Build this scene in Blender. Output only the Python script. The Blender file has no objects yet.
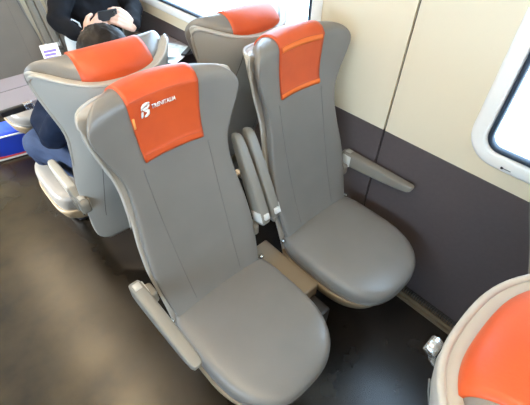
import bpy, bmesh, math, random
from mathutils import Vector, Matrix, noise
random.seed(7)
sc = bpy.context.scene
COL = sc.collection
PI = math.pi

# ------------------------------------------------------------------ materials
def mat(name, color, rough=.5, metal=0.0, spec=.5, bump=0.0, bscale=200.0, mottled=None, coat=0.0, sheen=0.0, stretch=None):
    m = bpy.data.materials.new(name); m.use_nodes = True
    nt = m.node_tree; b = nt.nodes['Principled BSDF']
    b.inputs['Base Color'].default_value = (*color, 1); b.inputs['Roughness'].default_value = rough
    b.inputs['Metallic'].default_value = metal; b.inputs['Specular IOR Level'].default_value = spec
    b.inputs['Coat Weight'].default_value = coat; b.inputs['Sheen Weight'].default_value = sheen
    tc = nt.nodes.new('ShaderNodeTexCoord'); mp = nt.nodes.new('ShaderNodeMapping')
    nt.links.new(tc.outputs['Object'], mp.inputs[0])
    if stretch: mp.inputs['Scale'].default_value = stretch
    if mottled:
        c2, sc_, det = mottled
        n = nt.nodes.new('ShaderNodeTexNoise'); n.inputs['Scale'].default_value = sc_; n.inputs['Detail'].default_value = det
        nt.links.new(mp.outputs[0], n.inputs['Vector'])
        r = nt.nodes.new('ShaderNodeValToRGB'); r.color_ramp.elements[0].position = .35; r.color_ramp.elements[1].position = .68
        r.color_ramp.elements[0].color = (*color, 1); r.color_ramp.elements[1].color = (*c2, 1)
        nt.links.new(n.outputs[0], r.inputs[0]); nt.links.new(r.outputs[0], b.inputs['Base Color'])
    if bump:
        n = nt.nodes.new('ShaderNodeTexNoise'); n.inputs['Scale'].default_value = bscale; n.inputs['Detail'].default_value = 3
        nt.links.new(mp.outputs[0], n.inputs['Vector'])
        bp = nt.nodes.new('ShaderNodeBump'); bp.inputs['Strength'].default_value = bump; bp.inputs['Distance'].default_value = .002
        nt.links.new(n.outputs[0], bp.inputs['Height']); nt.links.new(bp.outputs[0], b.inputs['Normal'])
    return m

def emit(name, color, strength):
    m = bpy.data.materials.new(name); m.use_nodes = True
    b = m.node_tree.nodes['Principled BSDF']
    b.inputs['Base Color'].default_value = (*color, 1)
    b.inputs['Emission Color'].default_value = (*color, 1); b.inputs['Emission Strength'].default_value = strength
    return m

def glass(name):
    m = bpy.data.materials.new(name); m.use_nodes = True
    nt = m.node_tree; nt.nodes.clear()
    o = nt.nodes.new('ShaderNodeOutputMaterial'); mx = nt.nodes.new('ShaderNodeMixShader')
    t = nt.nodes.new('ShaderNodeBsdfTransparent'); t.inputs[0].default_value = (.93, .97, 1, 1)
    g = nt.nodes.new('ShaderNodeBsdfGlossy'); g.inputs['Roughness'].default_value = .02
    mx.inputs[0].default_value = .06
    nt.links.new(t.outputs[0], mx.inputs[1]); nt.links.new(g.outputs[0], mx.inputs[2])
    nt.links.new(mx.outputs[0], o.inputs[0])
    return m

M = dict(
    leather=mat('grey_leather', (.186, .172, .156), .33, bump=.12, bscale=260, mottled=((.198, .183, .166), 9, 2)),
    orange=mat('orange_leather', (.56, .076, .014), .44, bump=.15, bscale=220, mottled=((.62, .088, .016), 14, 2)),
    hem=mat('bright_orange_hem', (.80, .16, .018), .45),
    shell=mat('beige_grey_plastic', (.42, .396, .358), .30, bump=.04, bscale=500),
    arm=mat('armrest_plastic', (.215, .198, .168), .42, bump=.05, bscale=400),
    tan=mat('tan_plastic', (.23, .17, .105), .42),
    dark=mat('dark_metal', (.022, .02, .019), .4, bump=.1, bscale=60),
    black=mat('black_plastic', (.012, .012, .013), .35),
    chrome=mat('brushed_silver', (.72, .72, .70), .25, metal=.9),
    silver=mat('silver_plastic', (.62, .62, .60), .3),
    white=mat('white_print', (.86, .84, .80), .5),
    seam=mat('seam_thread', (.155, .145, .135), .6),
    seamo=mat('orange_seam_thread', (.50, .085, .02), .6),
    tag=mat('pale_orange_tag', (.95, .38, .10), .6),
    beige=mat('cream_wall_laminate', (.74, .655, .49), .4, bump=.02, bscale=300),
    lower=mat('mauve_grey_wall_laminate', (.088, .070, .071), .42, bump=.04, bscale=300, mottled=((.094, .075, .076), 60, 2)),
    gap=mat('black_joint', (.006, .006, .006), .7),
    surround=mat('white_window_plastic', (.86, .85, .82), .35),
    rubber=mat('blue_black_rubber', (.02, .035, .06), .45),
    glass=glass('window_glass'),
    floor=mat('brown_vinyl_floor', (.012, .009, .007), .27, bump=.08, bscale=120, mottled=((.020, .015, .011), 6, 5)),
    ceil=mat('ceiling_panel', (.72, .70, .66), .5),
    lamp=emit('ceiling_lamp', (1, .78, .50), 42.0),
    rail=mat('bronze_skirting', (.17, .12, .07), .4, bump=.05, bscale=200),
    ribs=mat('dark_grille', (.045, .04, .036), .45),
    table=mat('table_laminate', (.27, .245, .265), .35, bump=.02, bscale=300),
    skin=mat('skin', (.62, .36, .25), .5, bump=.06, bscale=250, mottled=((.66, .39, .28), 20, 2)),
    hair=mat('dark_brown_hair', (.010, .007, .006), .55, spec=.22, bump=.9, bscale=60, stretch=(1, 1, .12), mottled=((.018, .012, .009), 40, 2)),
    navy=mat('navy_cloth', (.010, .017, .042), .85, spec=.2, bump=.3, bscale=90, mottled=((.014, .024, .055), 18, 3)),
    denim=mat('blue_denim', (.008, .016, .042), .85, spec=.2, bump=.3, bscale=160, mottled=((.012, .024, .058), 14, 3)),
    jacket=mat('black_cloth', (.008, .008, .010), .85, spec=.15, bump=.3, bscale=90),
    shoe=mat('dark_shoe', (.03, .03, .04), .5),
    eye=mat('eye_white', (.8, .8, .78), .3), iris=mat('brown_iris', (.03, .015, .01), .3), lip=mat('lips', (.5, .2, .17), .5),
    bag=mat('bright_blue_fabric', (.012, .055, .60), .6, bump=.25, bscale=120), red=mat('red_trim', (.62, .05, .05), .5),
    paper=mat('newsprint', (.72, .74, .74), .7, mottled=((.45, .52, .52), 30, 3)),
    paperw=mat('white_paper', (.85, .86, .86), .7),
    pink=mat('pinkish_paper', (.62, .44, .46), .7),
    screen=emit('phone_screen', (.74, .74, .9), .3), lilac=emit('phone_screen_text', (.20, .15, .55), .3),
    whitebag=mat('white_canvas', (.82, .82, .81), .75, bump=.2, bscale=120),
)

# ------------------------------------------------------------------ object helpers
def link(name, me, m=None, parent=None, smooth=True):
    o = bpy.data.objects.new(name, me); COL.objects.link(o)
    if m is not None:
        for x in (m if isinstance(m, (list, tuple)) else [m]): me.materials.append(x)
    if smooth:
        for p in me.polygons: p.use_smooth = True
    if parent: o.parent = parent
    return o

def obj(name, bm, m=None, parent=None, smooth=True, normals=True):
    if normals: bmesh.ops.recalc_face_normals(bm, faces=bm.faces)
    me = bpy.data.meshes.new(name); bm.to_mesh(me); bm.free()
    return link(name, me, m, parent, smooth)

def tag(o, label=None, cat=None, group=None, kind=None):
    if label: o['label'] = label
    if cat: o['category'] = cat
    if group: o['group'] = group
    if kind: o['kind'] = kind
    return o

def empty(name, loc=(0, 0, 0), rz=0):
    o = bpy.data.objects.new(name, None); COL.objects.link(o); o.location = loc; o.rotation_euler = (0, 0, rz)
    o.empty_display_size = .1
    return o

def add_box(bm, x0, x1, y0, y1, z0, z1, bevel=0.0, seg=2):
    r = bmesh.ops.create_cube(bm, size=1)
    for v in r['verts']:
        v.co = Vector(((x0+x1)/2 + v.co.x*(x1-x0), (y0+y1)/2 + v.co.y*(y1-y0), (z0+z1)/2 + v.co.z*(z1-z0)))
    if bevel:
        es = list({e for v in r['verts'] for e in v.link_edges})
        bmesh.ops.bevel(bm, geom=es, offset=bevel, segments=seg, affect='EDGES', profile=.5)
    return bm

def box(name, x0, x1, y0, y1, z0, z1, m, parent=None, bevel=.003, smooth=False, seg=2):
    bm = bmesh.new(); add_box(bm, x0, x1, y0, y1, z0, z1, bevel, seg)
    return obj(name, bm, m, parent, smooth)

def loft(bm, rings, cap0=True, cap1=True, closed=True):
    vs = [[bm.verts.new(p) for p in r] for r in rings]
    n = len(rings[0])
    for a, b in zip(vs, vs[1:]):
        for i in range(n if closed else n-1):
            j = (i+1) % n
            bm.faces.new((a[i], a[j], b[j], b[i]))
    if cap0: bm.faces.new(vs[0])
    if cap1: bm.faces.new(list(reversed(vs[-1])))
    return vs

def tube(bm, pts, r, n=8):
    pts = [Vector(p) for p in pts]; rings = []
    up = Vector((.13, .27, .95))
    for i, p in enumerate(pts):
        d = (pts[min(i+1, len(pts)-1)] - pts[max(i-1, 0)]).normalized()
        a = d.cross(up)
        if a.length < 1e-4: a = d.cross(Vector((1, 0, 0)))
        a.normalize(); b = d.cross(a)
        rr = r[i] if isinstance(r, (list, tuple)) else r
        rings.append([p + a*math.cos(2*PI*k/n)*rr + b*math.sin(2*PI*k/n)*rr for k in range(n)])
    loft(bm, rings)

def cyl(bm, p0, p1, r, n=20):
    tube(bm, [p0, p1], r, n)

def interp(tab, z):
    if z <= tab[0][0]: return tab[0][1]
    for (a, fa), (b, fb) in zip(tab, tab[1:]):
        if z <= b:
            t = (z-a)/(b-a)
            # Catmull-ish smoothing kept simple: smooth blend of slopes
            return fa + (fb-fa)*t
    return tab[-1][1]

def smoothtab(tab, lo, hi, n=80, it=6):
    xs = [lo + (hi-lo)*i/n for i in range(n+1)]; ys = [interp(tab, x) for x in xs]
    for _ in range(it*3):
        ys = [ys[0]] + [(ys[i-1] + 2*ys[i] + ys[i+1])/4 for i in range(1, n)] + [ys[-1]]
    return list(zip(xs, ys))

# ------------------------------------------------------------------ the train seat
ZT = 1.203
FRONT = smoothtab([(.2, -.075), (.40, -.022), (.46, .004), (.60, .060), (.78, .118), (.90, .152), (.98, .172), (1.06, .184), (1.12, .186), (1.25, .180)], .2, 1.26, it=3)
HW = smoothtab([(.2, .16), (.40, .172), (.46, .188), (.55, .200), (.65, .206), (.75, .198), (.85, .182), (.92, .175), (.98, .179), (1.05, .203), (1.12, .226), (1.17, .236), (1.25, .238)], .2, 1.26, it=2)
TH = smoothtab([(.2, .05), (.46, .062), (.65, .076), (.80, .084), (.95, .100), (1.05, .118), (1.12, .126), (1.25, .122)], .2, 1.26, it=3)
WF = smoothtab([(.2, .0), (.46, .018), (.65, .035), (.85, .038), (.95, .040), (1.05, .050), (1.12, .056), (1.25, .056)], .2, 1.26)
WB = smoothtab([(.2, .0), (.46, .030), (.65, .055), (.85, .068), (.95, .085), (1.05, .130), (1.12, .160), (1.25, .160)], .2, 1.26)
SHW = smoothtab([(.2, .125), (.23, .165), (.27, .192), (.35, .200), (.50, .203), (.65, .213), (.75, .206), (.85, .191), (.92, .184), (.98, .190), (1.05, .216), (1.14, .240), (1.25, .242)], .2, 1.26, it=2)

def arch(x, z, hw, top, k):
    t = min(max((z-.98)/(top-.98), 0), 1); t = t*t*(3-2*t)
    return k*min((abs(x)/hw)**2, 1.05)*t

def section(z, x, hw):
    """mid line, half thickness of the C-shaped pad at height z, offset x"""
    q = min(abs(x)/hw, 1)
    th = interp(TH, z); wf = interp(WF, z)*q**2.2; wb = interp(WB, z)*q**2.9
    y0 = interp(FRONT, z)-wf; y1 = interp(FRONT, z)+th-wb
    y1 = max(y1, y0+.03)
    return y0, y1

TILT = .011
def tilt(z, top):
    t = min(max((z-(top-.12))/.12, 0), 1); return TILT*t*t*(3-2*t)
KA_ = -.014
PP = 4.0
DB = [(.2, .010), (.85, .010), (1.0, .018), (1.10, .032), (1.25, .032)]
RT = .046   # rounding of the top edge
RC = .070   # corner radius seen from the front
def ring(z, hw, hwref, squash, n, top, k, dfront=0.0, dback=0.0):
    out = []
    for i in range(n):
        a = 2*PI*i/n; c, s = math.cos(a), math.sin(a)
        x = hw*math.copysign(abs(c)**(2/PP), c); t = math.copysign(abs(s)**(2/PP), s)
        y0, y1 = section(z, x, hwref); y0 += dfront; y1 += dback*interp(DB, z)
        m = (y0+y1)/2; h = (y1-y0)/2*squash
        out.append(Vector((x, m + t*h, z + arch(x, z, hwref, top, k) - (tilt(z, top)*t*squash if k < 0 else 0))))
    return out

def body_rings(z0, top, hwtab, n, k, dfront=0.0, dback=0.0, rt=RT, rc=RC):
    zs = [z0 + (top-rc-z0)*i/38 for i in range(38)] + [top - rc*(1-math.sin(PI/2*i/16)) for i in range(17)]
    rings = []
    for z in zs:
        hw0 = interp(hwtab, z); hw = hw0; sq = 1
        if z > top-rc: q = (z-(top-rc))/rc; hw = hw0 - rc*(1-math.sqrt(max(1-q*q, 0)))
        if z > top-rt: q = (z-(top-rt))/rt; sq = max(math.sqrt(max(1-q*q, 0)), .03)
        rings.append(ring(z, hw, hw0, sq, n, top, k, dfront, dback))
    return rings

def surf(x, z, side, off=0.0):
    """point on the backrest cushion; side -1 front, +1 back"""
    hw = interp(HW, z); y0, y1 = section(z, x, hw); m = (y0+y1)/2; h = (y1-y0)/2
    if z > ZT-RT: h *= math.sqrt(max(1-((z-(ZT-RT))/RT)**2, 0))
    t = max(1-abs(x/hw)**PP, 0)**(1/PP)
    q = math.sqrt(max(1-((z-(ZT-RT))/RT)**2, 0)) if z > ZT-RT else 1
    return Vector((x, m + side*(t*h+off), z + arch(x, z, hw, ZT, KA_) - tilt(z, ZT)*side*t*q))

def over(x, u, off):
    """u in 0..1 runs from the lower front hem over the top and down the back"""
    zl, zb = .998, 1.128
    L1 = ZT-RT-zl; L2 = .165; L3 = ZT-RT-zb; L = L1+L2+L3; s = u*L
    if s < L1: return surf(x, zl+s, -1, off)
    if s < L1+L2:
        a = (s-L1)/L2*PI; z = ZT-RT+RT*math.sin(a)
        hw = interp(HW, z); y0, y1 = section(z, x, hw); m = (y0+y1)/2; h = (y1-y0)/2
        t = max(1-abs(x/hw)**PP, 0)**(1/PP)*h + off
        return Vector((x, m - math.cos(a)*t, ZT-RT+(RT+off)*math.sin(a) + arch(x, z, hw, ZT, KA_) + tilt(z, ZT)*math.cos(a)))
    return surf(x, ZT-RT-(s-L1-L2), 1, off)

def backrest_mesh():
    bm = bmesh.new(); loft(bm, body_rings(.43, ZT, HW, 72, KA_))
    return bm

STOP, SK = 1.138, .050
def shell_mesh():
    bm = bmesh.new(); loft(bm, body_rings(.215, STOP, SHW, 72, SK, .042, 1.0, .012, .03))
    return bm

def shell_edge():
    """the raised lip: up one side, over the back, down the other"""
    pts = []
    for i in range(22):
        z = .80 + (STOP-.03-.80)*i/21; hw = interp(SHW, z); y0, y1 = section(z, hw, hw)
        pts.append(Vector((-hw-.001, (y0+.042+y1+interp(DB, z))/2 + .012*(i < 2), z + arch(hw, z, hw, STOP, SK))))
    z = STOP; hw = interp(SHW, z)
    mid = []
    for i in range(33):
        x = -hw*.965 + 2*hw*.965*i/32; y0, y1 = section(z, x, hw)
        mid.append(Vector((x, y1+interp(DB, z)-.005, z-.006 + arch(x, z, hw, STOP, SK))))
    left = pts; right = [Vector((-p.x, p.y, p.z)) for p in reversed(pts)]
    al = left+mid+right
    for _ in range(3): al = [al[0]] + [(al[i-1]+2*al[i]+al[i+1])/4 for i in range(1, len(al)-1)] + [al[-1]]
    bm = bmesh.new(); n = len(al); tube(bm, al, [.0062*min(1, .3+min(i, n-1-i)*.12) for i in range(n)], 10)
    return bm

def cover_mesh():
    bm = bmesh.new(); nx, nu = 18, 56
    hwf = lambda u: .099 + .018*u
    outer = [[over(-hwf(j/nu) + 2*hwf(j/nu)*i/nx, j/nu, .0045 + (.002 if j < 4 or 26 < j < 29 else 0) + .0012*math.sin(9*j/nu+3*i/nx)) for i in range(nx+1)] for j in range(nu+1)]
    inner = [[over(-hwf(j/nu) + 2*hwf(j/nu)*i/nx, j/nu, -.004) for i in range(nx+1)] for j in range(nu+1)]
    vo = [[bm.verts.new(p) for p in r] for r in outer]; vi = [[bm.verts.new(p) for p in r] for r in inner]
    for j in range(nu):
        for i in range(nx):
            bm.faces.new((vo[j][i], vo[j][i+1], vo[j+1][i+1], vo[j+1][i])); bm.faces.new((vi[j][i], vi[j+1][i], vi[j+1][i+1], vi[j][i+1]))
    for j in range(nu):
        for c in (0, nx): bm.faces.new((vo[j][c], vo[j+1][c], vi[j+1][c], vi[j][c]))
    for i in range(nx):
        for r in (0, nu): bm.faces.new((vo[r][i], vo[r][i+1], vi[r][i+1], vi[r][i]))
    return bm

def stitch_mesh(xa, xb, zs, off=.0068, r=.0011, side=-1):
    bm = bmesh.new()
    for z in zs: tube(bm, [surf(xa+(xb-xa)*i/16, z, side, off) for i in range(17)], r, 5)
    return bm

def band(za, zb, hw=.0995, off=.0072):
    bm = bmesh.new(); nx = 20
    g = [[surf(-hw+2*hw*i/nx, za+(zb-za)*j/4, -1, off + (.0015 if 0 < j < 4 else -.002)) for i in range(nx+1)] for j in range(5)]
    g.append([p + Vector((0, .004, 0)) for p in g[4]]); g.append([p + Vector((0, .004, 0)) for p in g[0]])
    vs = [[bm.verts.new(p) for p in r] for r in g]
    for j in range(6):
        a, b = vs[j], vs[(j+1)]
        for i in range(nx): bm.faces.new((a[i], a[i+1], b[i+1], b[i]))
    for i in range(nx): bm.faces.new((vs[6][i], vs[6][i+1], vs[0][i+1], vs[0][i]))
    return bm

def outline(n, a=.215, yf=-.45, yr=.05, sc_=1.0):
    pts = []; cy = -.17
    for i in range(n):
        t = 2*PI*i/n; c, s = math.cos(t), math.sin(t)
        if s < 0: p, b = 2.75, (cy-yf)
        else: p, b = 5.0, (yr-cy)
        x = a*math.copysign(abs(c)**(2/p), c); y = b*math.copysign(abs(s)**(2/p), s)
        pts.append((x*sc_, cy + y*sc_))
    return pts

def cushion_mesh(z0=.365, z1=.458, a=.216, yf=-.450):
    bm = bmesh.new(); n = 72; o = outline(n, a, yf)
    prof = [(.80, z0), (.93, z0+.004), (.972, z0+.014), (.99, z0+.032), (1.0, z0+.052), (.996, z1-.022), (.985, z1-.012), (.962, z1-.004), (.92, z1+.001), (.85, z1+.005), (.7, z1+.008), (.45, z1+.010), (.2, z1+.010)]
    cy = -.17; rings = []
    for s, z in prof:
        rr = []
        for (x, y) in o:
            X, Y = x*s, cy+(y-cy)*s
            front = max(0, (-Y-.25)/.2)
            up = 1 if z > (z0+z1)/2 else .3
            rr.append(Vector((X, Y, z - up*.016*front**2 + up*.006*abs(X/.2)**2)))
        rings.append(rr)
    loft(bm, rings); return bm

def pan_mesh():
    bm = bmesh.new(); n = 56; rings = []
    for s, z in ((.70, .285), (.86, .295), (.97, .325), (1.035, .366), (1.045, .382), (1.03, .386), (.98, .384)):
        rings.append([Vector((x*s, -.17+(y+.17)*s*.97, z)) for x, y in outline(n, .213, -.43)])
    loft(bm, rings); return bm

def arm_mesh():
    bm = bmesh.new(); rings = []; n = 28
    st = [(.046, .012, .010), (.043, .025, .018), (.030, .033, .0205), (.0, .035, .021), (-.08, .032, .021), (-.18, .026, .0205), (-.26, .020, .0195), (-.298, .016, .0175), (-.310, .012, .0135), (-.315, .006, .008)]
    for y, hz, hx in st:
        zc = .036 - hz if y < .03 else .0
        rings.append([Vector((hx*math.copysign(abs(math.cos(2*PI*i/n))**.36, math.cos(2*PI*i/n)), y, zc + hz*math.copysign(abs(math.sin(2*PI*i/n))**.36, math.sin(2*PI*i/n)))) for i in range(n)])
    loft(bm, rings); return bm

def text_mesh(body, x0, z0, width, height):
    cu = bpy.data.curves.new('t', 'FONT'); cu.body = body; cu.size = 1; cu.shear = .18; cu.resolution_u = 3; cu.offset = .018
    o = bpy.data.objects.new('t', cu); COL.objects.link(o)
    me = bpy.data.meshes.new_from_object(o.evaluated_get(bpy.context.evaluated_depsgraph_get()))
    bpy.data.objects.remove(o); bpy.data.curves.remove(cu)
    bm = bmesh.new(); bm.from_mesh(me); bpy.data.meshes.remove(me)
    xs = [v.co.x for v in bm.verts]; ys = [v.co.y for v in bm.verts]
    for v in bm.verts:
        v.co = Vector((x0 + (v.co.x-min(xs))/(max(xs)-min(xs))*width, 0, z0 + (v.co.y-min(ys))/(max(ys)-min(ys))*height))
    return bm

def on_cover(bm, thick=.0012):
    for v in bm.verts: v.co = surf(v.co.x, v.co.z, -1, .0074)
    r = bmesh.ops.extrude_face_region(bm, geom=bm.faces[:])
    for v in [g for g in r['geom'] if isinstance(g, bmesh.types.BMVert)]: v.co.y -= thick
    return bm

def strip(bm, pts):
    """pts: list of (x, z, halfwidth) -> flat ribbon in x/z"""
    L, R = [], []
    for i, (x, z, w) in enumerate(pts):
        a = pts[max(i-1, 0)]; b = pts[min(i+1, len(pts)-1)]
        d = Vector((b[0]-a[0], b[1]-a[1])).normalized()
        L.append(bm.verts.new((x-d.y*w, 0, z+d.x*w))); R.append(bm.verts.new((x+d.y*w, 0, z-d.x*w)))
    for i in range(len(pts)-1): bm.faces.new((L[i], L[i+1], R[i+1], R[i]))

def emblem_mesh():
    """two interlocked slanting strokes, white, like the mark in front of the lettering"""
    bm = bmesh.new(); cx, cz, H = -.061, 1.139, .031
    P = lambda u, v: (cx + (u-.5)*.027 + (v-.5)*.006, cz + (v-.5)*H)
    def s(pts): strip(bm, [(*P(u, v), w) for u, v, w in pts])
    s([(.10, .02, .0022), (.14, .18, .0036), (.16, .34, .0040), (.20, .46, .0028)])                       # left foot
    s([(.06, .60, .0012), (.14, .80, .0036), (.34, .93, .0046), (.62, .98, .0042), (.98, 1.0, .0020)])    # top sweep
    s([(.24, .58, .0020), (.46, .62, .0034), (.72, .63, .0036), (.90, .78, .0028), (.96, .86, .0014)])    # middle bar
    s([(.40, .50, .0016), (.62, .46, .0036), (.86, .36, .0044), (.86, .18, .0042), (.66, .05, .0036), (.42, .02, .0016)])  # lower bowl
    return bm

S = {}
def proto():
    def keep(k, bm):
        bmesh.ops.recalc_face_normals(bm, faces=bm.faces)
        me = bpy.data.meshes.new(k); bm.to_mesh(me); bm.free()
        for p in me.polygons: p.use_smooth = True
        S[k] = me
    keep('backrest', backrest_mesh()); keep('back_shell', shell_mesh()); keep('headrest_cover', cover_mesh())
    keep('seat_cushion', cushion_mesh()); keep('seat_pan', pan_mesh()); keep('armrest', arm_mesh())
    keep('cover_hem', stitch_mesh(-.098, .098, (1.018,))); keep('hem_low', band(.9985, 1.019)); keep('hem_high', band(1.153, 1.174)); keep('cover_stitch', stitch_mesh(-.098, .098, (1.172,))); keep('shell_rim', shell_edge())
    for sgn, k in ((-1, 'seam_l'), (1, 'seam_r')):
        bm = bmesh.new()
        tube(bm, [surf(sgn*(.100+.012*math.sin((z-.48)*3.4)), z, -1, .0007) for z in [.48+.5*i/24 for i in range(25)]], .0012, 6); keep(k, bm)
    for sgn, k in ((-1, 'panel_l'), (1, 'panel_r')):
        bm = bmesh.new()
        pts = []
        for i in range(25):
            z = .42+.68*i/24; x = sgn*(.115+.02*math.cos((z-.42)*4))
            hw = interp(SHW, z); y0, y1 = section(z, x, hw); y0 += .042; y1 += interp(DB, z)
            pts.append(Vector((x, (y0+y1)/2 + (y1-y0)/2*(1-abs(x/hw)**PP)**(1/PP) + .0002, z)))
        tube(bm, pts, .0014, 6); keep(k, bm)
    bm = bmesh.new()   # piping round the cushion side
    o = outline(72, .2135, -.4485); tube(bm, [Vector((x, y, .402 - .006*max(0, (-y-.25)/.2)**2)) for x, y in o if y < -.02], .0022, 6); keep('piping', bm)
    bm = bmesh.new(); add_box(bm, -.055, .055, -.04, .08, .02, .30, .012); add_box(bm, -.07, .07, -.06, .10, 0, .022, .006); keep('pedestal', bm)
    bm = bmesh.new(); add_box(bm, -.0235, -.0195, -.014, .030, -.030, .024, .0015); keep('hinge_cap', bm)
    bm = bmesh.new(); add_box(bm, -.0115, .0115, -.004, .020, -.042, -.030, .003); keep('release_button', bm)
    bm = bmesh.new(); add_box(bm, -.012, .012, -.002, .026, .033, .0385, .002); keep('top_cap', bm)
    bm = bmesh.new(); add_box(bm, -.013, .013, -.028, .028, -.055, .0, .010, 3); keep('arm_bracket', bm)
    bm = bmesh.new(); cyl(bm, (.203, .006, .452), (.214, .006, .452), .009, 16); keep('recline_hinge', bm)
    bm = bmesh.new(); cyl(bm, (-.214, .006, .452), (-.203, .006, .452), .009, 16); keep('recline_hinge_b', bm)
    bm = bmesh.new(); add_box(bm, -.1035, -.0975, .0, .001, 1.105, 1.132)
    for v in bm.verts:
        d = .002 if v.co.y > .0005 else .0075
        v.co = surf(v.co.x, v.co.z, -1, d)
    keep('cloth_tag', bm)
    bm = bmesh.new(); tube(bm, [(0, -.01, -.03), (0, .006, -.02), (0, .012, -.006), (0, .013, .004)], [.006, .006, .007, .009], 14); cyl(bm, (-.012, .014, .008), (.014, .014, .012), .0105, 20); keep('coat_hook', bm)
    keep('emblem', on_cover(emblem_mesh()))
    bm = text_mesh('TRENITALIA', -.040, 1.136, .074, .0105); keep('lettering', on_cover(bm))
proto()
MATS = dict(backrest='leather', back_shell='shell', headrest_cover='orange', seat_cushion='leather', seat_pan='tan', armrest='arm',
            cover_hem='seamo', cover_stitch='seamo', shell_rim='shell', hem_low='hem', hem_high='hem', seam_l='seam', seam_r='seam', panel_l='seam', panel_r='seam', piping='seam', pedestal='dark', hinge_cap='silver',
            release_button='silver', top_cap='shell', arm_bracket='arm', recline_hinge='chrome', recline_hinge_b='chrome', cloth_tag='tag', coat_hook='chrome',
            emblem='white', lettering='white')
for k, me in S.items(): me.materials.append(M[MATS[k]])

def child(name, key, parent, loc=None, rot=None, label=None, sx=None):
    o = bpy.data.objects.new(name, S[key]); COL.objects.link(o); o.parent = parent
    if loc is not None: o.location = loc
    if rot is not None: o.rotation_euler = rot
    if label: o['label'] = label
    return o

def train_seat(x, y, outer, label, facing=-1, writing=False, hook=False, inner_up=True, slide=(0, 0), arm=(0, 0, 0), bands=False, recline=0.0):
    """outer: local side (-1/+1) of the lowered armrest"""
    t = empty('train_seat', (x, y, 0), 0 if facing < 0 else PI)
    tag(t, label, 'seat', 'reclining train seats with orange headrest covers')
    b = child('backrest', 'backrest', t)
    child('seam', 'seam_l', b); child('seam', 'seam_r', b)
    sh = child('back_shell', 'back_shell', t, label='beige grey plastic seat back shell')
    child('rim', 'shell_rim', sh); child('panel_line', 'panel_l', sh); child('panel_line', 'panel_r', sh)
    c = child('headrest_cover', 'headrest_cover', t, label='orange headrest cover')
    child('stitch_line', 'cover_hem', c); child('stitch_line', 'cover_stitch', c)
    if bands: child('hem', 'hem_low', c, label='bright orange hem'); child('hem', 'hem_high', c, label='bright orange hem')
    if writing:
        child('emblem', 'emblem', c, label='white emblem of slanting strokes'); child('lettering', 'lettering', c, label='white printed lettering'); child('cloth_tag', 'cloth_tag', c, label='pale orange tag')
    s = child('seat_cushion', 'seat_cushion', t, loc=(slide[0], slide[1], 0)); child('piping', 'piping', s)
    child('seat_pan', 'seat_pan', t, loc=(slide[0], slide[1], 0), label='tan plastic pan under the cushion'); child('pedestal', 'pedestal', t, loc=(-outer*.075, 0, 0)); child('recline_hinge', 'recline_hinge', t); child('recline_hinge', 'recline_hinge_b', t)
    if recline:
        rm = Matrix.Rotation(-math.radians(recline), 4, 'X'); pv = Vector((0, 0, .45))
        for o in (b, sh, c): o.rotation_euler = (-math.radians(recline), 0, 0); o.location = pv - rm @ pv
    if hook: child('coat_hook', 'coat_hook', t, loc=hook, label='silver hook on the seat back')
    for side, up in ((outer, False), (-outer, inner_up)):
        ax = side*(.262 if side == outer else .243)
        a = child('armrest', 'armrest', t, (ax + (arm[0] if side == outer else 0), .055 + (arm[1] if side == outer else 0), .614 + (arm[2] if side == outer else .030)), (math.radians(-110) if up else 0, 0, 0), 'folded up armrest' if up else 'lowered armrest')
        h = child('hinge_cap', 'hinge_cap', a, rot=(0, 0, 0))
        if side < 0: h.scale = (-1, 1, 1)
        child('release_button', 'release_button', a); child('top_cap', 'top_cap', a)
        child('arm_bracket', 'arm_bracket', t, (side*(.226 if side == outer else .217), .07, .60))
    return t

PX, YA, YB, YF = .53, .715, 2.10, -1.0
train_seat(0, 0, -1, 'empty aisle seat whose orange headrest cover carries white lettering', writing=True)
train_seat(PX+.008, 0, 1, 'empty window seat with plain orange headrest cover, armrest lowered against the wall', bands=True)
train_seat(-.004, YA, 1, 'seat turned away behind the lettered seat, with the dark-haired person sitting in it', facing=1, slide=(.06, -.15), arm=(-.05, .035, -.035))
train_seat(PX+.03, YA, -1, 'empty seat turned away, its back shell seen behind the window seat', facing=1, arm=(.040, 0, 0))
train_seat(0, YB, -1, 'empty far seat facing the camera across the table, at the left edge of the photo')
train_seat(PX, YB, 1, 'far seat with the person in black sitting in it')
train_seat(-.005, YF-.012, -1, 'seat in the lower right corner with orange top and silver hook on its shell', hook=(-.03, .335, 1.062))
train_seat(PX+.02, YF+.025, 1, 'seat beside the wall at the right edge, only its grey shell showing', arm=(-.03, 0, 0), recline=1.5)

def console(y, facing, label):
    t = empty('seat_console', (PX/2, y, 0), 0 if facing < 0 else PI); tag(t, label, 'console', 'consoles between paired seats')
    bm = bmesh.new(); add_box(bm, -.032, .032, -.30, .06, .0, .345, .01); obj('base', bm, M['dark'], t, False)
    bm = bmesh.new(); add_box(bm, -.046, .046, -.215, .09, .33, .405, .008, 3); obj('lid', bm, M['tan'], t, False)
console(0, -1, 'tan topped console between the two empty seats facing the camera')
console(YA, 1, 'tan console between the two seats turned away')
console(YB, -1, 'tan console between the two far seats facing the table')

# ------------------------------------------------------------------ room shell
WX = .83; CZ = 2.2; Y0, Y1 = -2.7, 3.8; LX = -1.9
def struct(o): o['kind'] = 'structure'; return o
fl = struct(box('floor', LX, WX+.05, Y0, Y1, -.05, 0, M['floor'], bevel=0))
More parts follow.
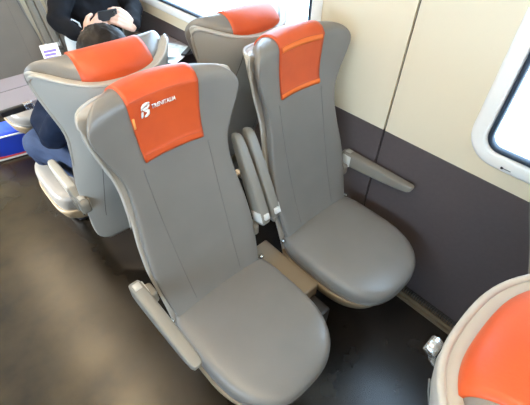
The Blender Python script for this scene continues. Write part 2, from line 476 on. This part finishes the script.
# aisle lamp light painted into the same vinyl's colour, mottled with wear
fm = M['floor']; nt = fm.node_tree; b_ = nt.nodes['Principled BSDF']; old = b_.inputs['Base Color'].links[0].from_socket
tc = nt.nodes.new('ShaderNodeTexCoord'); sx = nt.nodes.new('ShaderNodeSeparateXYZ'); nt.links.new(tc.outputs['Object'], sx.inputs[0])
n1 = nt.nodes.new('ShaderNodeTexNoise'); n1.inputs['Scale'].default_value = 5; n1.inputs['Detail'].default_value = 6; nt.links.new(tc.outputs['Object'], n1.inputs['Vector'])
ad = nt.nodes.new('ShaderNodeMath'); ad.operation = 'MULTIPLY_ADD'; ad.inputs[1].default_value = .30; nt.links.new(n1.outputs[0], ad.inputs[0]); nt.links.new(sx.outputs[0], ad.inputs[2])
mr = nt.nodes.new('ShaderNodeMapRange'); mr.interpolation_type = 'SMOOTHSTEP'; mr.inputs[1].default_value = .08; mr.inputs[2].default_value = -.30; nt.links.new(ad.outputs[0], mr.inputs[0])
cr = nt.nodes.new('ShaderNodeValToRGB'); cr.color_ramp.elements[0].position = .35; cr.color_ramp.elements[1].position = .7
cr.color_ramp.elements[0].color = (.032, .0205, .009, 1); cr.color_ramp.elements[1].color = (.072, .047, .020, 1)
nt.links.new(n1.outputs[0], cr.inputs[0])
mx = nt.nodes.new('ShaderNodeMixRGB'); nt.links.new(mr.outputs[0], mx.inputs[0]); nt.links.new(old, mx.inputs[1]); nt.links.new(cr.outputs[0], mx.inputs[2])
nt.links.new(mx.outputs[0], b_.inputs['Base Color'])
struct(box('ceiling', LX, WX+.05, Y0, Y1, CZ, CZ+.05, M['ceil'], bevel=0))
struct(box('wall_front', LX, WX+.05, Y0-.05, Y0, 0, CZ, M['beige'], bevel=0))
struct(box('wall_back', LX, WX+.05, Y1, Y1+.05, 0, CZ, M['beige'], bevel=0))

def rrect(y0, y1, z0, z1, r, n=10):
    pts = []
    for cy, cz, a0 in ((y1-r, z1-r, 0), (y0+r, z1-r, PI/2), (y0+r, z0+r, PI), (y1-r, z0+r, 3*PI/2)):
        for i in range(n+1):
            a = a0 + PI/2*i/n; pts.append((cy+r*math.cos(a), cz+r*math.sin(a)))
    return pts

def panel(name, x, thick, rect, holes, m, parent=None, smooth=False):
    bm = bmesh.new()
    def loop(pts):
        vs = [bm.verts.new((x, y, z)) for y, z in pts]
        return [bm.edges.new((vs[i], vs[(i+1) % len(vs)])) for i in range(len(vs))]
    y0, y1, z0, z1 = rect
    es = loop([(y0, z0), (y1, z0), (y1, z1), (y0, z1)])
    for h in holes: es += loop(h)
    bmesh.ops.triangle_fill(bm, use_beauty=True, use_dissolve=False, edges=es)
    r = bmesh.ops.extrude_face_region(bm, geom=bm.faces[:])
    for v in [g for g in r['geom'] if isinstance(g, bmesh.types.BMVert)]: v.co.x += thick
    return obj(name, bm, m, parent, smooth)

BZ = .808; GAP = -.054
WZ0, WZ1 = .918, 1.62
rights = [(-1.95, -.410), (.39, 2.35), (3.0, 3.6)]
hole = lambda w, d=0, r=.062: rrect(w[0]-d, w[1]+d, WZ0-d, WZ1+d, r+d)
wr = struct(box('wall_right', WX+.012, WX+.022, GAP-.03, GAP+.03, 0, CZ, M['gap'], bevel=0))
panel('upper_panel', WX, .02, (Y0, GAP-.0045, BZ, CZ), [hole(rights[0])], M['beige'], wr)
panel('upper_panel', WX, .02, (GAP+.0045, Y1, BZ, CZ), [hole(w) for w in rights[1:]], M['beige'], wr)
for a, b in ((Y0, GAP-.0045), (GAP+.0045, Y1)):
    box('lower_panel', WX, WX+.02, a, b, 0, BZ-.0015, M['lower'], wr, bevel=.001)
lefts = [(-2.3, .40), (1.69, 3.4)]  # unseen windows; wide pier between them shaped to keep sun off the near seats
wl = struct(panel('wall_left', LX, -.02, (Y0, Y1, BZ, CZ), [hole(w) for w in lefts], M['beige']))
box('lower_panel', LX-.02, LX, Y0, Y1, 0, BZ, M['lower'], wl, bevel=0)

def window(n, x, s, w, r=.062):
    """s: direction out of the cabin. surround, rubber seal, pane"""
    bm = bmesh.new(); N = 10
    prof = [(.049, -.0005), (.045, -.007), (.037, -.010), (.006, -.010), (0, -.008), (-.004, .004), (-.006, .05)]
    rings = [[Vector((x + s*dx, y, z)) for y, z in rrect(w[0]-d, w[1]+d, WZ0-d, WZ1+d, r+d, N)] for d, dx in prof]
    loft(bm, rings, False, False)
    f = struct(obj('window_%d' % n, bm, M['surround'], None, True))
    bm = bmesh.new()
    prof = [(-.0055, .008), (-.0055, -.002), (-.009, -.006), (-.017, -.006), (-.021, -.001), (-.022, .012)]
    loft(bm, [[Vector((x + s*dx, y, z)) for y, z in rrect(w[0]-d, w[1]+d, WZ0-d, WZ1+d, r+d, N)] for d, dx in [(a, b) for a, b in prof]], False, False)
    obj('seal', bm, M['rubber'], f, True)
    bm = bmesh.new(); pts = rrect(w[0]+.018, w[1]-.018, WZ0+.018, WZ1-.018, r-.018, N)
    loft(bm, [[Vector((x+s*.008, y, z)) for y, z in pts], [Vector((x+s*.013, y, z)) for y, z in pts]])
    obj('pane', bm, M['glass'], f, False)
    return f
k = 1
for w in rights: f = window(k, WX, 1, w); k += 1
for w in lefts: window(k, LX, -1, w); k += 1
# small latch mark under the near window
wf = bpy.data.objects['window_1']
box('latch', WX-.012, WX-.0095, -.505, -.497, .882, .890, M['black'], wf, bevel=.001)
box('latch', WX-.0115, WX-.0095, -.53, -.505, .885, .8875, M['seam'], wf, bevel=.0005)

# skirting / heating duct along the wall
bm = bmesh.new(); add_box(bm, .785, .829, Y0, Y1, 0, .016, .003); add_box(bm, .800, .829, Y0, Y1, .015, .036, .003)
bb = struct(obj('baseboard_right', bm, M['rail'], None, False))
bm = bmesh.new()
for i in range(250): add_box(bm, .806, .8285, -1.6+i*.0115, -1.595+i*.0115, .034, .058)
add_box(bm, .8235, .8285, Y0, Y1, .034, .058)
obj('grille', bm, M['ribs'], bb, False)

# ceiling lights
bm = bmesh.new(); loft(bm, [[Vector((r_*math.cos(2*PI*k/40), r_*math.sin(2*PI*k/40), z_)) for k in range(40)] for r_, z_ in ((.150, 0), (.150, -.012), (.142, -.020), (.122, -.020), (.118, -.012), (.118, -.004))], True, True)
bmesh.ops.recalc_face_normals(bm, faces=bm.faces); ring_me = bpy.data.meshes.new('frame'); bm.to_mesh(ring_me); bm.free(); ring_me.materials.append(M['silver'])
bm = bmesh.new(); cyl(bm, (0, 0, -.014), (0, 0, -.006), .117, 40); disc_me = bpy.data.meshes.new('diffuser'); bm.to_mesh(disc_me); bm.free(); disc_me.materials.append(M['lamp'])
for i in range(8):
    t = empty('ceiling_light', (-.485, 3.14-.7*i, CZ)); tag(t, 'round warm ceiling light above the aisle', 'light', 'round ceiling lights along the aisle')
    for nm, me in (('frame', ring_me), ('diffuser', disc_me)):
        o = bpy.data.objects.new(nm, me); COL.objects.link(o); o.parent = t

# ------------------------------------------------------------------ bay table and what lies on it
t = empty('table', (.28, 1.45, 0)); tag(t, 'mauve grey folding table between the facing seats behind', 'table')
TX0, TX1 = -.56, .545     # local to the empty
box('fixed_top', TX0, TX1, .022, .17, .708, .730, M['table'], t, bevel=.004)
box('folding_leaf', TX0, TX1, -.165, .018, .708, .730, M['table'], t, bevel=.004)
bm = bmesh.new(); cyl(bm, (TX0+.01, .020, .7265), (TX1-.01, .020, .7265), .0022, 8); obj('hinge', bm, M['black'], t)
e = box('edge_strip', TX0, -.43, -.185, -.162, .700, .732, M['black'], t, bevel=.006)
box('latch', -.455, -.415, -.190, -.160, .702, .735, M['chrome'], e, bevel=.004)
box('pedestal', .10, .24, .04, .12, .02, .71, M['dark'], t, bevel=.01); box('foot', .04, .30, -.05, .16, 0, .022, M['dark'], t, bevel=.006)

def sheet(name, cx, cy, z, w, h, rot, m, bow=.012, th=.0015, n=10):
    bm = bmesh.new(); rows = []
    for i in range(n+1):
        u = i/n-.5; zz = bow*(1-math.cos(PI*(u+.5)*2))/2 + .004*math.sin(u*11)*bow/.012
        rows.append([Vector((u*w, -h/2, zz+.0)), Vector((u*w, h/2, zz)), Vector((u*w, h/2, zz+th)), Vector((u*w, -h/2, zz+th))])
    loft(bm, rows); o = obj(name, bm, m, None, False); o.location = (cx, cy, z); o.rotation_euler = (0, 0, rot); return o
tag(sheet('newspaper', .66, 1.36, .735, .26, .30, .45, M['paper']), 'open newspaper lying on the table beside the window wall', 'newspaper')
tag(sheet('paper_sheet', .60, 1.335, .756, .15, .20, -.25, M['paperw'], .006), 'white sheet of paper lying on top of the newspaper', 'paper')
bm = bmesh.new(); add_box(bm, -.06, .06, -.015, .015, 0, .012, .004)
o = obj('pen_case', bm, M['black'], None, False); o.location = (.735, 1.20, .73); o.rotation_euler = (0, 0, .6)
o.location = (.735, 1.235, .753); tag(o, 'small black case on the newspaper by the wall', 'case')
bm = bmesh.new(); add_box(bm, -.09, .09, -.055, .055, 0, .004, .001)
o = obj('leaflet', bm, M['pink'], None, False); o.location = (.46, 1.38, .7308); o.rotation_euler = (0, 0, .3); tag(o, 'pinkish leaflet lying on the table next to the newspaper', 'leaflet')

# white tote on the far window seat, and the blue bag under the far aisle seat
def soft_box(name, w, d, h, m, parent=None, bulge=.15, p=3.5, n=36, rows=12):
    bm = bmesh.new(); rings = []
    for j in range(rows+1):
        v = j/rows; f = (1-abs(2*v-1)**5)**.5*.12+.88 if 0 < v < 1 else .86
        f *= 1+bulge*math.sin(PI*v)*.5
        rings.append([Vector((w/2*f*math.copysign(abs(math.cos(a))**(2/p), math.cos(a)), d/2*f*math.copysign(abs(math.sin(a))**(2/p), math.sin(a)), h*v + .006*math.sin(3*a)*v)) for a in [2*PI*i/n for i in range(n)]])
    loft(bm, rings); return obj(name, bm, m, parent)
t = empty('tote_bag', (.345, 1.86, .47), .1); tag(t, 'white tote bag standing on the far seat beside the person in black', 'bag')
soft_box('bag_body', .13, .15, .30, M['whitebag'], t)
bm = bmesh.new(); tube(bm, [(-.04, .0, .29), (-.035, 0, .36), (0, 0, .39), (.035, 0, .36), (.04, 0, .29)], .006, 8); obj('handle', bm, M['whitebag'], t)
t = empty('travel_bag', (-.21, 2.16, 0), -.2); tag(t, 'bright blue bag with red and white trim on the floor under the far aisle seat', 'bag')
soft_box('bag_body', .30, .20, .195, M['bag'], t)
bm = bmesh.new(); rings = []
box('trim', -.135, .135, -.1075, -.09, .022, .034, M['red'], t, bevel=.003); box('trim', -.135, .135, -.106, -.09, .006, .022, M['surround'], t, bevel=.003)
bm = bmesh.new(); tube(bm, [(-.12, -.095, .17), (-.05, -.112, .185), (.05, -.112, .185), (.12, -.095, .17)], .006, 8); obj('piping', bm, M['surround'], t)

# ------------------------------------------------------------------ people
def capsule(bm, a, b, ra, rb, n=14):
    a, b = Vector(a), Vector(b); d = b-a; L = d.length
    if L < 1e-6: d = Vector((0, 0, 1)); L = 0
    else: d.normalize()
    u = d.orthogonal().normalized(); w = d.cross(u); rings = []
    for i in range(6):
        t = PI/2*(i/5.5)+.06; c, s = math.cos(t), math.sin(t)
        rings.append((a - d*ra*c, ra*s))
    for i in range(6):
        t = PI/2 - PI/2*((i+.5)/5.5) + .0; t = max(t, .06); c, s = math.cos(t), math.sin(t)
        rings.append((b + d*rb*c, rb*s))
    loft(bm, [[p + u*math.cos(2*PI*k/n)*r + w*math.sin(2*PI*k/n)*r for k in range(n)] for p, r in rings])

def chain(bm, pts):
    for (p, r), (q, s) in zip(pts, pts[1:]): capsule(bm, p, q, r, s)

def ellipsoid(bm, c, rx, ry, rz, rot=None, seg=24):
    r = bmesh.ops.create_uvsphere(bm, u_segments=seg, v_segments=seg//2+2, radius=1)
    for v in r['verts']:
        p = Vector((v.co.x*rx, v.co.y*ry, v.co.z*rz))
        if rot is not None: p = rot @ p
        v.co = Vector(c)+p
    return r['verts']

def fuse(name, bm, m, parent, voxel=.007, smooth=6, wrinkle=0.0, wscale=14):
    me = bpy.data.meshes.new(name); bm.to_mesh(me); bm.free()
    o = bpy.data.objects.new('tmp', me); COL.objects.link(o)
    md = o.modifiers.new('r', 'REMESH'); md.mode = 'VOXEL'; md.voxel_size = voxel
    s = o.modifiers.new('s', 'SMOOTH'); s.factor = .5; s.iterations = smooth
    dg = bpy.context.evaluated_depsgraph_get(); me2 = bpy.data.meshes.new_from_object(o.evaluated_get(dg))
    bpy.data.objects.remove(o); bpy.data.meshes.remove(me)
    if wrinkle:
        ns = [v.normal.copy() for v in me2.vertices]
        for v, nn in zip(me2.vertices, ns):
            q = v.co*wscale; v.co += nn*wrinkle*(noise.noise(q) + .6*noise.noise(Vector((q.x*2.3, q.y*.8, q.z*2.6))))
    me2.materials.clear(); me2.name = name
    return link(name, me2, m, parent)

def hand(bm, wrist, d, n, side, curl=(50, 55, 35), k=1.0, spread=1.0, thumb=(.55, .35)):
    """d: towards the fingers, n: palm normal (grip side), side: +1/-1 thumb along +-(d x n)"""
    W = Vector(wrist); d = Vector(d).normalized(); n = Vector(n); n = (n - d*n.dot(d)).normalized(); s = d.cross(n)*side
    P = lambda a, b, c: W + (d*a + s*b + n*c)*k
    for b, L in ((.028, .068), (.009, .077), (-.010, .071), (-.028, .055)):
        chain(bm, [(P(0, b*.5, 0), .015*k), (P(.045, b*.8, -.002), .0135*k), (P(.088, b, 0), .0105*k)])
        p = P(.088, b, 0); a = 0; pts = [(p, .0098*k)]
        for i, (fr, c) in enumerate(zip((.45, .31, .24), curl)):
            a += math.radians(c*(1+.06*(b < 0)))
            p = p + (d*math.cos(a) + n*math.sin(a) + s*b*spread*.6)*L*fr*k; pts.append((p, (.0088, .0080, .0070)[i]*k))
        chain(bm, pts)
    chain(bm, [(P(.015, .018, .002), .016*k), (P(.042, .040, .012), .0135*k), (P(.068, .050, .012+.03*thumb[1]), .0105*k), (P(.090, .046, .014+.065*thumb[1]), .0085*k)])

def head(bm, c, fwd, up, k=1.0):
    """face towards fwd; returns a frame function"""
    f = Vector(fwd).normalized(); u = Vector(up); u = (u-f*u.dot(f)).normalized(); r = f.cross(u)
    R = Matrix((r, f, u)).transposed()
    P = lambda x, y, z: Vector(c) + R @ Vector((x, y, z))*k
    ellipsoid(bm, P(0, -.012, .022), .074*k, .092*k, .088*k, R); ellipsoid(bm, P(0, .018, -.045), .058*k, .066*k, .068*k, R)
    ellipsoid(bm, P(0, .052, -.088), .028*k, .024*k, .022*k, R)                      # chin
    chain(bm, [(P(0, .080, .012), .010*k), (P(0, .098, -.018), .013*k), (P(0, .092, -.030), .012*k)])   # nose
    for s in (-1, 1):
        ellipsoid(bm, P(s*.014, .088, -.030), .009*k, .009*k, .008*k, R)
        ellipsoid(bm, P(s*.076, -.006, -.012), .010*k, .020*k, .032*k, R)              # ear
        ellipsoid(bm, P(s*.042, .055, -.025), .022*k, .020*k, .018*k, R)               # cheek
        capsule(bm, P(s*.016, .078, .026), P(s*.048, .064, .026), .010*k, .008*k)      # brow
    chain(bm, [(P(-.020, .074, -.057), .008*k), (P(0, .082, -.055), .010*k), (P(.020, .074, -.057), .008*k)])
    chain(bm, [(P(0, -.03, -.05), .056*k), (P(0, -.045, -.13), .054*k)])
    return P, R

def face_bits(P, R, body, k):
    for s in (-1, 1):
        bm = bmesh.new(); ellipsoid(bm, P(s*.031, .070, .008), .013*k, .011*k, .0075*k, R, 16); e = obj('eye', bm, M['eye'], body)
        bm = bmesh.new(); ellipsoid(bm, P(s*.031, .0790, .008), .0055*k, .0035*k, .0055*k, R, 12); obj('iris', bm, M['iris'], e)
    bm = bmesh.new(); chain(bm, [(P(-.021, .080, -.057), .0035*k), (P(0, .0905, -.056), .005*k), (P(.021, .080, -.057), .0035*k)]); obj('mouth', bm, M['lip'], body)

def hair_cap(name, P, R, k, body, thick=1.0, low=-.05, fringe=.035):
    bm = bmesh.new(); vs = ellipsoid(bm, (0, 0, 0), 1, 1, 1, None, 72)
    kill = []
    for v in bm.verts:
        q = v.co.copy()
        x, y, z = q.x*.084*thick, q.y*.104*thick-.014, q.z*.100*thick+.024
        if y > .02 and z < fringe + (y-.02)*.2: kill.append(v)
        elif z < low: kill.append(v)
        g = noise.noise(Vector((q.x*9, q.y*9, q.z*2)))*.006 + noise.noise(Vector((q.x*26, q.y*26, q.z*4)))*.0035
        v.co = P(x+q.x*g, y+q.y*g, z+q.z*g)
    bmesh.ops.delete(bm, geom=kill, context='VERTS')
    o = obj(name, bm, M['hair'], body)
    md = o.modifiers.new('s', 'SOLIDIFY'); md.thickness = .012*k; md.offset = -1
    return o

def limb(bm, pts): chain(bm, pts)

# --- the person in navy sitting with their back to the camera
pa = empty('person', (0, YA+.25, .46)); tag(pa, 'dark-haired person in navy top and blue trousers seated with back to the camera', 'person')
def place(o, root):
    o.parent = root; o.matrix_parent_inverse = Matrix.Translation(Vector(root.location)).inverted(); return o
HA = (.108, .80, 1.006); KA = .98
bm = bmesh.new(); P, R = head(bm, HA, (.06, .86, -.50), (.0, .5, .86), KA)
chain(bm, [(P(0, -.045, -.12), .05), ((.08, .745, .90), .06)])
chain(bm, [((.07, .76, .88), .09), ((.03, .82, .70), .09), ((.0, .86, .58), .10)])
WL, WR_ = (-.075, 1.135, .80), (.115, 1.06, .865)
hand(bm, WL, (.45, .60, .55), (.5, -.2, .3), -1, (40, 45, 30), .9)
hand(bm, WR_, (-.55, .55, .55), (-.55, -.45, .35), 1, (35, 45, 30), .9)
chain(bm, [((-.13, 1.08, .77), .03), (WL, .023)]); chain(bm, [((.17, .98, .80), .03), (WR_, .023)])
body = place(fuse('body', bm, M['skin'], None, .0045, 3), pa)
face_bits(P, R, body, KA)
for o in list(body.children): pass
hair_cap('hair', P, R, KA, body, 1.27, -.08)
bm = bmesh.new()   # jacket
chain(bm, [((.085, .765, .965), .062), ((.075, .75, .93), .095), ((.04, .80, .75), .115), ((.005, .85, .60), .125)])
chain(bm, [((-.035, .765, .985), .062), ((.19, .765, .985), .062)])
chain(bm, [((.0, .79, .80), .105), ((.10, .79, .80), .105)]); chain(bm, [((-.04, .85, .58), .115), ((.05, .85, .58), .115)])
chain(bm, [((-.045, .765, .95), .066), ((-.165, .90, .745), .056), ((-.165, .93, .72), .056), ((-.155, 1.06, .745), .050), ((-.085, 1.13, .795), .038)])
chain(bm, [((.20, .765, .945), .066), ((.25, .88, .76), .054), ((.22, .92, .77), .05), ((.13, 1.045, .855), .037)])
chain(bm, [((.04, .745, .985), .045), ((.135, .745, .985), .045)])
place(fuse('jacket', bm, M['navy'], None, .007, 4, .006, 16), pa)['label'] = 'navy top'
bm = bmesh.new()   # trousers
chain(bm, [((-.05, .86, .555), .10), ((.07, .86, .555), .10)])
chain(bm, [((-.075, .88, .565), .098), ((-.185, 1.13, .585), .085), ((-.19, 1.19, .56), .076), ((-.145, 1.20, .30), .062), ((-.14, 1.20, .10), .055)])
chain(bm, [((.07, .88, .56), .098), ((.11, 1.17, .575), .080), ((.115, 1.21, .55), .073), ((.11, 1.20, .30), .062), ((.11, 1.20, .10), .055)])
place(fuse('trousers', bm, M['denim'], None, .007, 4, .005, 15), pa)['label'] = 'blue trousers'
def shoe(x, y, dirx, diry, root, m):
    bm = bmesh.new(); d = Vector((dirx, diry, 0)).normalized(); a = Vector((x, y, 0))
    chain(bm, [(a+Vector((0, 0, .09)), .045), (a+Vector((0, 0, .045)), .042), (a+d*.07+Vector((0, 0, .040)), .042), (a+d*.17+Vector((0, 0, .034)), .034)])
    capsule(bm, a+d*-.02+Vector((0, 0, .032)), a+d*.17+Vector((0, 0, .030)), .032, .030)
    o = fuse('shoe', bm, m, None, .006, 3)
    for v in o.data.vertices: v.co.z = max(v.co.z, .004)
    return place(o, root)
shoe(-.155, 1.20, -.1, 1, pa, M['shoe']); shoe(.11, 1.20, .1, 1, pa, M['shoe'])

def phone(name, c, fwd, up, w, h, th, face, m, parent_label, cat, lens=False):
    """fwd: direction the screen looks"""
    f = Vector(fwd).normalized(); u = Vector(up); u = (u-f*u.dot(f)).normalized(); r = u.cross(f)
    t = empty(name, c); t.rotation_mode = 'QUATERNION'; t.rotation_quaternion = Matrix((r, u, f)).transposed().to_quaternion()
    tag(t, parent_label, cat)
    bm = bmesh.new(); add_box(bm, -w/2, w/2, -h/2, h/2, -th/2, th/2, min(.006, th*.4), 3); obj('phone_case', bm, m, t, False)
    if face:
        s = box('screen', -w/2+.004, w/2-.004, -h/2+.014, h/2-.014, th/2-.0005, th/2+.0006, M['screen'], t, bevel=0)
        bm = bmesh.new()
        for i in range(4): add_box(bm, -w/2+.009, w/2-.012-.006*(i % 2), h/2-.036-i*.015, h/2-.026-i*.015, th/2+.0005, th/2+.0009)
        obj('screen_text', bm, M['lilac'], s, False)
    if lens:
        bm = bmesh.new(); cyl(bm, (-w/2+.02, h/2-.02, -th/2-.006), (-w/2+.02, h/2-.02, -th/2), .008); obj('lens', bm, M['dark'], t)
    return t
phone('mobile_phone', (-.004, 1.135, .945), (-.22, -.75, .60), (.1, .5, .85), .072, .140, .009, True, M['surround'], 'white mobile phone with lit screen held by the seated person in navy', 'phone')

# --- the person in black across the table, photographing with both hands
pb = empty('person', (.54, 1.93, .46)); tag(pb, 'person in black jacket across the table holding a dark phone up', 'person')
HB = (.54, 1.88, 1.235)
bm = bmesh.new(); P, R = head(bm, HB, (-.10, -.93, -.32), (0, -.30, .95), 1.0)
chain(bm, [(P(0, -.045, -.12), .055), ((.54, 1.96, 1.0), .07), ((.54, 1.96, .75), .11), ((.54, 1.93, .58), .12)])
WRB, WLB = (.322, 1.60, .832), (.598, 1.59, .836)
hand(bm, WRB, (.72, -.05, .46), (.35, .80, -.1), 1, (38, 50, 35), 1.22, thumb=(.5, .5))
hand(bm, WLB, (-.62, -.06, .50), (-.35, .80, -.1), -1, (38, 50, 35), 1.22, thumb=(.5, .5))
chain(bm, [((.28, 1.76, .84), .036), (WRB, .027)]); chain(bm, [((.70, 1.74, .84), .036), (WLB, .027)])
body = place(fuse('body', bm, M['skin'], None, .0045, 3), pb)
face_bits(P, R, body, 1.0)
hair_cap('hair', P, R, 1.0, body, 1.05, -.05, .045)
bm = bmesh.new()
chain(bm, [((.54, 1.965, 1.07), .07), ((.54, 1.96, 1.0), .11), ((.54, 1.955, .80), .125), ((.54, 1.93, .60), .135)])
chain(bm, [((.40, 1.955, 1.03), .075), ((.68, 1.955, 1.03), .075)]); chain(bm, [((.46, 1.95, .85), .115), ((.62, 1.95, .85), .115)])
chain(bm, [((.385, 1.94, 1.02), .075), ((.255, 1.82, .885), .058), ((.262, 1.79, .865), .057), ((.288, 1.662, .842), .042)])
chain(bm, [((.695, 1.94, 1.02), .073), ((.725, 1.80, .87), .056), ((.705, 1.77, .86), .056), ((.612, 1.607, .838), .040)])
place(fuse('jacket', bm, M['jacket'], None, .007, 4, .006, 15), pb)['label'] = 'black jacket'
bm = bmesh.new()
chain(bm, [((.47, 1.93, .575), .11), ((.61, 1.93, .575), .11)])
for s in (-1, 1): chain(bm, [((.54+s*.07, 1.90, .57), .10), ((.54+s*.10, 1.52, .565), .078), ((.54+s*.10, 1.50, .53), .07), ((.54+s*.10, 1.52, .30), .06), ((.54+s*.10, 1.53, .10), .052)])
place(fuse('trousers', bm, M['jacket'], None, .007, 4, .004, 15), pb)
shoe(.44, 1.53, -.05, -1, pb, M['shoe']); shoe(.64, 1.53, .05, -1, pb, M['shoe'])
bm = bmesh.new()
d = (Vector(WRB)-Vector((.28, 1.76, .84))).normalized(); c = Vector(WRB)-d*.002
u = d.orthogonal().normalized(); w = d.cross(u)
loft(bm, [[c + d*o_ + (u*math.cos(2*PI*i/24)+w*math.sin(2*PI*i/24))*r_ for i in range(24)] for o_, r_ in ((-.005, .030), (-.005, .0335), (.006, .0335), (.006, .030))], False, False)
place(obj('bracelet', bm, M['silver']), pb)
phone('camera_phone', (.462, 1.590, .925), (.05, .95, .25), (0, -.2, 1), .112, .062, .010, False, M['black'], 'dark phone held sideways by the person in black', 'phone', True)

# ------------------------------------------------------------------ light
w = bpy.data.worlds.new('World'); sc.world = w; w.use_nodes = True
nt = w.node_tree; bg = nt.nodes['Background']; bg.inputs['Color'].default_value = (.60, .80, 1.0, 1); bg.inputs['Strength'].default_value = 9.5
sun = bpy.data.lights.new('sun', 'SUN'); sun.energy = 16.0; sun.angle = .01; sun.color = (1, .96, .9)
so = bpy.data.objects.new('sun', sun); COL.objects.link(so)
so.rotation_euler = Vector((1, -.60, -.537)).to_track_quat('-Z', 'Y').to_euler()

# ------------------------------------------------------------------ camera
C0 = Vector((-.42954, -.67366, 1.66232)); yaw, pitch, roll, F = .7626529, .7590740, .0235761, 376.435
f = Vector((math.sin(yaw)*math.cos(pitch), math.cos(yaw)*math.cos(pitch), -math.sin(pitch)))
r = Vector((math.cos(yaw), -math.sin(yaw), 0)); u = r.cross(f)
c, s = math.cos(roll), math.sin(roll); r, u = c*r+s*u, -s*r+c*u
cam = bpy.data.cameras.new('camera'); co = bpy.data.objects.new('camera', cam); COL.objects.link(co)
mw = Matrix((r, u, -f)).transposed().to_4x4(); mw.translation = C0; co.matrix_world = mw
cam.sensor_fit = 'HORIZONTAL'; cam.sensor_width = 36; cam.lens = F/530*36; cam.shift_y = -5/530; cam.clip_start = .02
sc.camera = co
vs = sc.view_settings; vs.view_transform = 'Standard'; vs.look = 'None'; vs.gamma = 1; vs.exposure = 0.3; vs.use_curve_mapping = False
sc.cycles.use_denoising = True; sc.cycles.max_bounces = 10; sc.cycles.diffuse_bounces = 6; sc.cycles.transparent_max_bounces = 12
